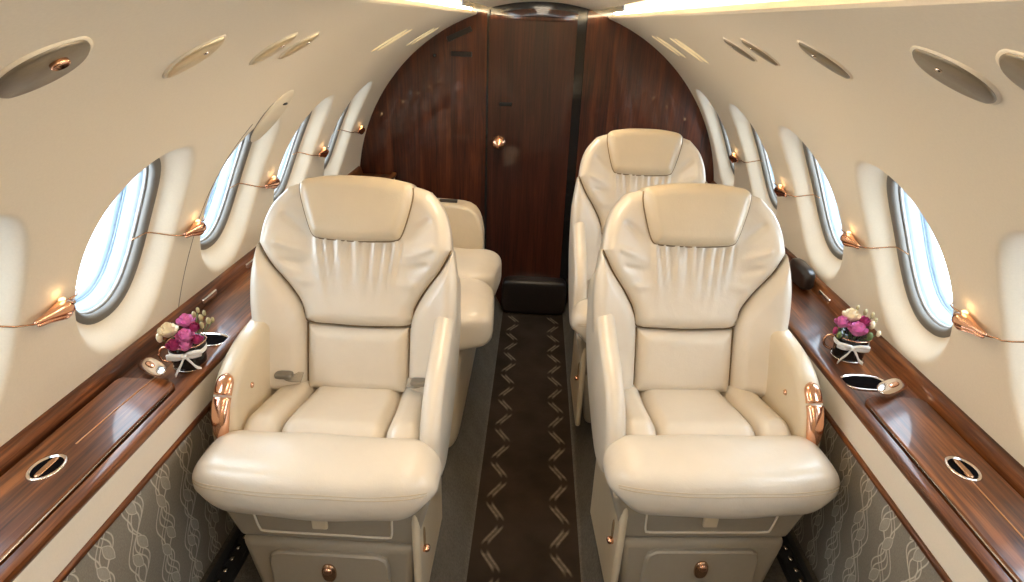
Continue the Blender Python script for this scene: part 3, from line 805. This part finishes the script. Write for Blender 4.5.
    # copper cap on window-side arm, wraps the front edge
    path = catmull([(-.183, .425), (-.181, .46), (-.168, .497), (-.145, .530), (-.118, .556)], 30)
    def cap(i0, i1, nm, par):
        R = []; pts = path[i0:i1]; n_ = len(pts)
        for k, (y, z) in enumerate(pts):
            f = k / (n_ - 1); taper = math.sqrt(max(0.02, 1 - (2 * f - 1) ** 6)) if True else 1
            if nm == 'ashtray_lid': taper = math.sqrt(max(.03, 1 - max(0, (f - .3) / .7) ** 3))
            if nm == 'armrest_cap': taper = math.sqrt(max(.03, 1 - max(0, (.7 - f) / .7) ** 3))
            q = path[min(i0 + k + 1, 29)]; p0 = path[max(i0 + k - 1, 0)]
            ty, tz = q[0] - p0[0], q[1] - p0[1]; l = math.hypot(ty, tz); ny, nz = -tz / l, ty / l
            R.append([(w * (.224) + .0190 * taper * math.cos(2 * PI * j / 20), y + ny * (.013 * taper * math.sin(2 * PI * j / 20)), z + nz * (.013 * taper * math.sin(2 * PI * j / 20))) for j in range(20)])
        return obj(nm, *rings(R), M['copper'], par)
    c1 = cap(0, 20, 'armrest_cap', root); cap(20, 30, 'ashtray_lid', c1)
    V, F = lathe([(0, 0), (.007, 0), (.006, .003), (0, .004)], 14, Matrix.Translation((w * .198, -.075, .50)) @ Matrix.Rotation(-w * PI / 2, 4, 'Y')); P_('recline_button', V, F, M['copper'])
    # housing under the seat
    def taperbox(x0t, x0b, yf_t, yf_b, yb, zt, zb, name, mat, bev=.012):
        V = [(-x0b, yf_b, zb), (x0b, yf_b, zb), (x0b, yb, zb), (-x0b, yb, zb), (-x0t, yf_t, zt), (x0t, yf_t, zt), (x0t, yb, zt), (-x0t, yb, zt)]
        F = [(0, 1, 2, 3), (4, 5, 6, 7), (0, 1, 5, 4), (1, 2, 6, 5), (2, 3, 7, 6), (3, 0, 4, 7)]
        return bevel(P_(name, V, F, mat, smooth=True, angle=30), bev, 4)
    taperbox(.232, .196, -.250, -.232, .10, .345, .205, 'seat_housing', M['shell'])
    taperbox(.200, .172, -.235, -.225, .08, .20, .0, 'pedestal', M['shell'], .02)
    V, F = rings([[(-w * x, y, z) for y, z in ((-.238, .0), (.06, .0), (.06, .32), (-.10, .345), (-.245, .345), (-.247, .20))] for x in (.190, .208)]); bevel(P_('side_skirt', V, F, M['leather_tan'], smooth=True, angle=30), .008, 3)
    taperbox(.194, .194, -.17, -.17, .12, .398, .34, 'seat_pan', M['leather_tan'])
    # kick panel frame
    def frame_on(pts, y, z_slope, r, name, mat):
        P3 = [(x, y + (z - .205) * -.13, z) for x, z in pts]; V, F = tube(P3, r, 8); return P_(name, V, F, mat)
    loop = catmull([(-.155, .330), (-.150, .29), (-.146, .243), (-.136, .232), (-.05, .231), (.05, .231), (.136, .232), (.146, .243), (.150, .29), (.155, .330)], 50)
    frame_on(loop, -.2345, 0, .0025, 'kick_panel_edge', M['band'])
    V, F = box(-.022, .012, -.256, -.246, .262, .318); tb = bevel(P_('pull_tab', V, F, M['leather_tan'], smooth=False), .004)
    V, F = box(-.05, -.024, -.2545, -.2475, .296, .306); bevel(P_('placard', V, F, M['ribbon'], smooth=False), .002)
    # drawer front with copper pull
    dl = [(-.135, .0), (-.135, .14), (-.130, .162), (-.112, .174), (.112, .174), (.130, .162), (.135, .14), (.135, .0)]
    dl = ccw(dl); V, F = plate(dl, lambda u, v, h: (u, -.232 - h - (v - .1) * .03, v + .004), [(0, -.01), (0, .008), (.004, .012)])
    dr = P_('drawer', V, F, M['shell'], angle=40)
    V, F = superbox(.0, -.247, .125, .0165, .009, .026, .85, 18); ph_ = obj('drawer_pull', V, F, M['copper_rod'], dr)
    V, F = superbox(.0, -.254, .137, .010, .006, .010, .9, 12); obj('pull_button', V, F, M['copper'], ph_)
    # aisle side lever
    V, F = superbox(-w * .208, -.20, .20, .004, .006, .030, .6, 10); lv2 = P_('recline_lever_slot', V, F, M['seam'])
    V, F = superbox(-w * .214, -.208, .176, .009, .010, .007, .8, 12); obj('lever_knob', V, F, M['copper'], lv2)
    # belts at the rear corners of the cushion
    if belts:
        for s in (-1, 1):
            pth = catmull([(s * .198, .09, .475), (s * .180, .05, .462), (s * .160, .030, .458), (s * .130, .040, .450)], 16)
            V = []
            for (x, y, z) in pth:
                V += [(x, y - .012, z - .006), (x, y + .012, z + .006), (x, y + .012, z + .009), (x, y - .012, z - .003)]
            R = [V[4 * i:4 * i + 4] for i in range(16)]; b_ = P_('seat_belt', *rings(R), M['belt'], smooth=False)
            V, F = superbox(s * .165, .018, .470, .022, .013, .007, .5, 12); obj('buckle', V, F, M['buckle'], b_)
    return root

seatL = make_seat(-1, (-.419, 1.200, FLOOR), 'front cream leather cabin seat on the left of the aisle')
seatR = make_seat(1, (.410, 1.270, FLOOR), 'front cream leather cabin seat on the right of the aisle', math.radians(4.3), belts=False)
seatR.scale = (.98, 1, 1)
def copy_tree(o, parent=None):
    c_ = o.copy(); COL.objects.link(c_); c_.parent = parent
    for ch in list(o.children): copy_tree(ch, c_)
    return c_
rear = copy_tree(seatR); rear.location = (.374, 1.94, FLOOR); rear.scale = (.95, .97, 1.025); rear.rotation_euler = (0, 0, math.radians(1))
rear['label'] = 'rear cream leather cabin seat behind the front right seat, beside the bulkhead'

# ------------------------------------------------------------------ divan behind the left seat
dv = empty('divan', (-.43, 2.2, FLOOR)); tag(dv, 'cream leather divan with rolled cushion edges behind the front left seat', 'divan')
def dpart(name, V, F, mat, par=dv, **k): return obj(name, [(v[0] + .43, v[1] - 2.2, v[2] - FLOOR) for v in V], F, mat, par, **k)
V, F = superbox(-.44, 1.93, .545, .235, .42, .165, .18, 22); dpart('base', V, F, M['leather_tan'])
for yc, hy in ((1.76, .175), (2.08, .16)):
    V, F = superbox(-.40 + (.012 if yc < 1.9 else 0), yc + .02, .762 if yc < 1.9 else .755, .292, hy, .072 if yc < 1.9 else .078, .42, 26, lambda p: (p[0] + .02 * math.cos((p[1]) * 5), p[1], p[2] + .004 * math.sin(p[0] * 30))); dpart('seat_cushion', V, F, M['leather'])
for yc, hy in ((1.76, .175), (2.08, .16)):
    V, F = superbox(-.645, yc, .93, .055, hy, .13, .4, 20); dpart('back_cushion', V, F, M['leather'])
P = catmull([(-.62, .385), (-.62, .80), (-.61, .975), (-.58, .99), (-.42, .992), (-.27, .985), (-.220, .955), (-.198, .89), (-.194, .80), (-.194, .385)], 60)
V, F = rings([[(x, y, z) for x, z in P] for y in (2.25, 2.35)]); bevel(dpart('end_arm', V, F, M['leather_tan'], angle=50), .012, 4)
V, F = box(-.37, -.30, 2.285, 2.305, .990, .999); dpart('arm_switch', V, F, M['dark'], smooth=False)

# ------------------------------------------------------------------ flower cups
def rose(c, r, mat, par, seed):
    rr = random.Random(seed); mb = MB()
    mb.add(*[([(c[0] + v[0], c[1] + v[1], c[2] + v[2]) for v in superbox(0, 0, 0, r * .45, r * .45, r * .5, .9, 8)[0]]), superbox(0, 0, 0, 1, 1, 1, .9, 8)[1]])
    for ring, (n, rad, hgt, tilt) in enumerate(((3, .45, 1.2, .1), (4, .74, 1.0, .3), (5, 1.0, .72, .6))):
        for k in range(n):
            a0 = 2 * PI * k / n + ring * .7 + rr.uniform(-.2, .2)
            def pet(u, v):
                a = a0 + (u - .5) * 2 * PI / n * 1.45
                prof_ = math.sin(min(1, v * 1.15) * PI / 2)
                R_ = r * rad * (.35 + .65 * prof_) * (1 + tilt * .35 * max(0, v - .65) * 3)
                z = r * (-.75 + 1.5 * hgt * v - .35 * ((2 * u - 1) ** 2) * v)
                return (c[0] + R_ * math.cos(a), c[1] + R_ * math.sin(a), c[2] + z)
            mb.add(*grid(pet, 7, 7))
    return mb.build('rose', mat, par)
def flower_cup(x, y, label, roses, buds, rot):
    root = empty('flower_cup', (x, y, .9185), rot); root.scale = (1.12, 1.12, 1.12); tag(root, label, 'flower arrangement', 'flower cups on the ledges')
    V, F = lathe([(0, 0), (.026, 0), (.030, .003), (.031, .012), (.033, .050), (.034, .056), (.031, .056), (.029, .045), (0, .042)], 32); cup = obj('cup', V, F, M['black'], root)
    V, F = tube([(.0355 * math.cos(a), .0355 * math.sin(a) if False else .034 * math.sin(a), .055) for a in [2 * PI * k / 32 for k in range(33)]], .0012, 6, False); obj('rim', V, F, M['copper'], cup)
    hp = [(.032, 0, .044), (.045, 0, .045), (.052, 0, .033), (.048, 0, .018), (.032, 0, .012)]
    V, F = tube(catmull([(-a, b_, c_) for a, b_, c_ in hp], 20), .0026, 8); obj('handle', V, F, M['copper'], cup)
    V, F = tube([(.0315 * math.cos(a), .0315 * math.sin(a), .003) for a in [2 * PI * k / 32 for k in range(33)]], .0014, 6, False); obj('foot_rim', V, F, M['chrome'], cup)
    # ribbon: sash round cup, bow and tails facing the camera (-y)
    sash = grid(lambda u, v: ((.0345) * math.cos(2 * PI * u), (.0345) * math.sin(2 * PI * u), .036 + .010 * v + .003 * math.sin(2 * PI * u)), 33, 3); rb = obj('ribbon', *sash, M['ribbon'], root)
    def band(pts, w_):
        pts = catmull(pts, 16); V = []
        for i, (a, b_, c_) in enumerate(pts): V += [(a, b_, c_ - w_ / 2), (a, b_, c_ + w_ / 2), (a, b_ + .0012, c_ + w_ / 2), (a, b_ + .0012, c_ - w_ / 2)]
        return rings([V[4 * i:4 * i + 4] for i in range(16)])
    mb = MB()
    mb.add(*band([(0, -.037, .041), (.012, -.046, .050), (.028, -.043, .050), (.030, -.037, .042), (.014, -.038, .039), (0, -.037, .041)], .009))
    mb.add(*band([(0, -.037, .041), (-.012, -.046, .047), (-.028, -.043, .047), (-.030, -.037, .040), (-.014, -.038, .037), (0, -.037, .041)], .009))
    mb.add(*band([(0, -.038, .041), (-.008, -.041, .025), (-.016, -.040, .012), (-.022, -.042, .001)], .008))
    mb.add(*band([(0, -.038, .041), (.010, -.041, .028), (.017, -.040, .016), (.026, -.040, .010)], .008))
    mb.add(*superbox(0, -.040, .041, .005, .004, .005, .8, 8))
    mb.build('bow', M['ribbon'], rb)
    for i, (a, b_, c_, r, mk) in enumerate(roses):
        V, F = tube([(a * .4, b_ * .4, .043), (a, b_, c_ - r * .5)], .0012, 6); stm = obj('stem', V, F, M['stem'], root)
        rose((a, b_, c_), r, M[mk], stm, 50 + i)
    for i, (a, b_, c_, r, mk) in enumerate(buds):
        V, F = tube([(a * .4, b_ * .4, .045), (a * .8, b_ * .8, c_ * .7 + .01), (a, b_, c_)], .0009, 5); stm = obj('stem', V, F, M['stem'], root)
        V, F = superbox(a, b_, c_, r * .7, r * .7, r * 1.25, .9, 8); obj('bud', V, F, M[mk], stm)
flower_cup(-.754, 1.135, 'black cup with white ribbon holding pink roses and one cream rose on the left ledge',
           [(-.026, -.004, .083, .0155, 'rose_cream'), (.004, .012, .092, .0145, 'rose_pink'), (.004, -.018, .074, .0145, 'rose_pink'), (-.016, -.028, .062, .012, 'rose_dark'), (.003, -.032, .060, .0115, 'rose_pink'), (.024, -.022, .066, .0105, 'rose_dark'), (.016, .004, .080, .011, 'rose_dark')],
           [(.018, .022, .100, .006, 'bud'), (.030, .018, .094, .006, 'bud'), (.036, .026, .100, .005, 'bud'), (.044, .010, .090, .006, 'bud'), (.050, .020, .086, .005, 'bud'), (.032, .004, .084, .006, 'bud'), (-.043, -.008, .072, .008, 'rose_cream'), (.024, .034, .104, .005, 'bud')], math.radians(20))
flower_cup(.792, 1.325, 'black cup with white ribbon holding two magenta roses and pale buds on the right ledge',
           [(-.012, .010, .094, .0155, 'rose_cream'), (-.028, -.008, .082, .0135, 'rose_pink'), (.002, -.018, .076, .0165, 'rose_pink'), (.014, .008, .085, .013, 'rose_dark'), (-.004, .018, .080, .012, 'rose_dark')],
           [(.030, .004, .084, .008, 'rose_cream'), (.044, -.008, .072, .006, 'rose_cream'), (.016, .030, .100, .006, 'bud'), (.0, .034, .106, .005, 'bud'), (.030, .024, .098, .006, 'bud'), (.036, .014, .092, .005, 'bud'), (-.038, -.014, .064, .007, 'rose_dark'), (.028, -.018, .066, .008, 'stem'), (-.030, -.026, .060, .007, 'stem')], math.radians(-20))

# ------------------------------------------------------------------ light
wd = bpy.data.worlds.new('world'); sc.world = wd; wd.use_nodes = True; nt = wd.node_tree; nt.nodes.clear()
o_ = nt.nodes.new('ShaderNodeOutputWorld'); bg = nt.nodes.new('ShaderNodeBackground'); nt.links.new(bg.outputs[0], o_.inputs[0])
t = nt.nodes.new('ShaderNodeTexCoord'); sp = nt.nodes.new('ShaderNodeSeparateXYZ'); nt.links.new(t.outputs['Generated'], sp.inputs[0])
mr = nt.nodes.new('ShaderNodeMapRange'); nt.links.new(sp.outputs[2], mr.inputs[0]); mr.inputs[1].default_value = -.6; mr.inputs[2].default_value = .5
nt.links.new(ramp(nt, mr.outputs[0], [(0, (.82, .89, .97)), (.5, (.87, .94, 1)), (1, (.80, .90, 1))]), bg.inputs[0]); bg.inputs[1].default_value = WORLD = 11.0
def area(name, loc, direction, sx, sy, e, col, portal=False):
    ld = bpy.data.lights.new(name, 'AREA'); ld.shape = 'RECTANGLE'; ld.size = sx; ld.size_y = sy; ld.energy = e; ld.color = col
    o = bpy.data.objects.new(name, ld); COL.objects.link(o); o.location = loc
    o.rotation_euler = Vector(direction).to_track_quat('-Z', 'Y').to_euler()
    if portal: ld.cycles.is_portal = True
    return o
for side, wins in ((-1, WL), (1, WR)):
    for w in wins:
        p = Vector(onwall(side, w, 0, .17)); dirn_ = (Vector((0, w, ZC)) - p)
        o = area('window_daylight', p, dirn_, .30, .40, 1, (1, 1, 1), True)
# unseen fill lights added under the ceiling panel
for y in (-.9, -.2, .5, 1.3, 2.1):
    area('ceiling_fill', (0, y, 1.728), (0, 0, -1), .10, .30, 2.6, (1, .83, .62))

sc.view_settings.view_transform = 'Standard'; sc.view_settings.look = 'None'
sc.view_settings.gamma = 1; sc.view_settings.use_curve_mapping = False; sc.view_settings.exposure = 0.24
sc.cycles.max_bounces = 10; sc.cycles.diffuse_bounces = 6; sc.cycles.transparent_max_bounces = 16
sc.cycles.use_denoising = True
sc.cycles.sample_clamp_indirect = 6
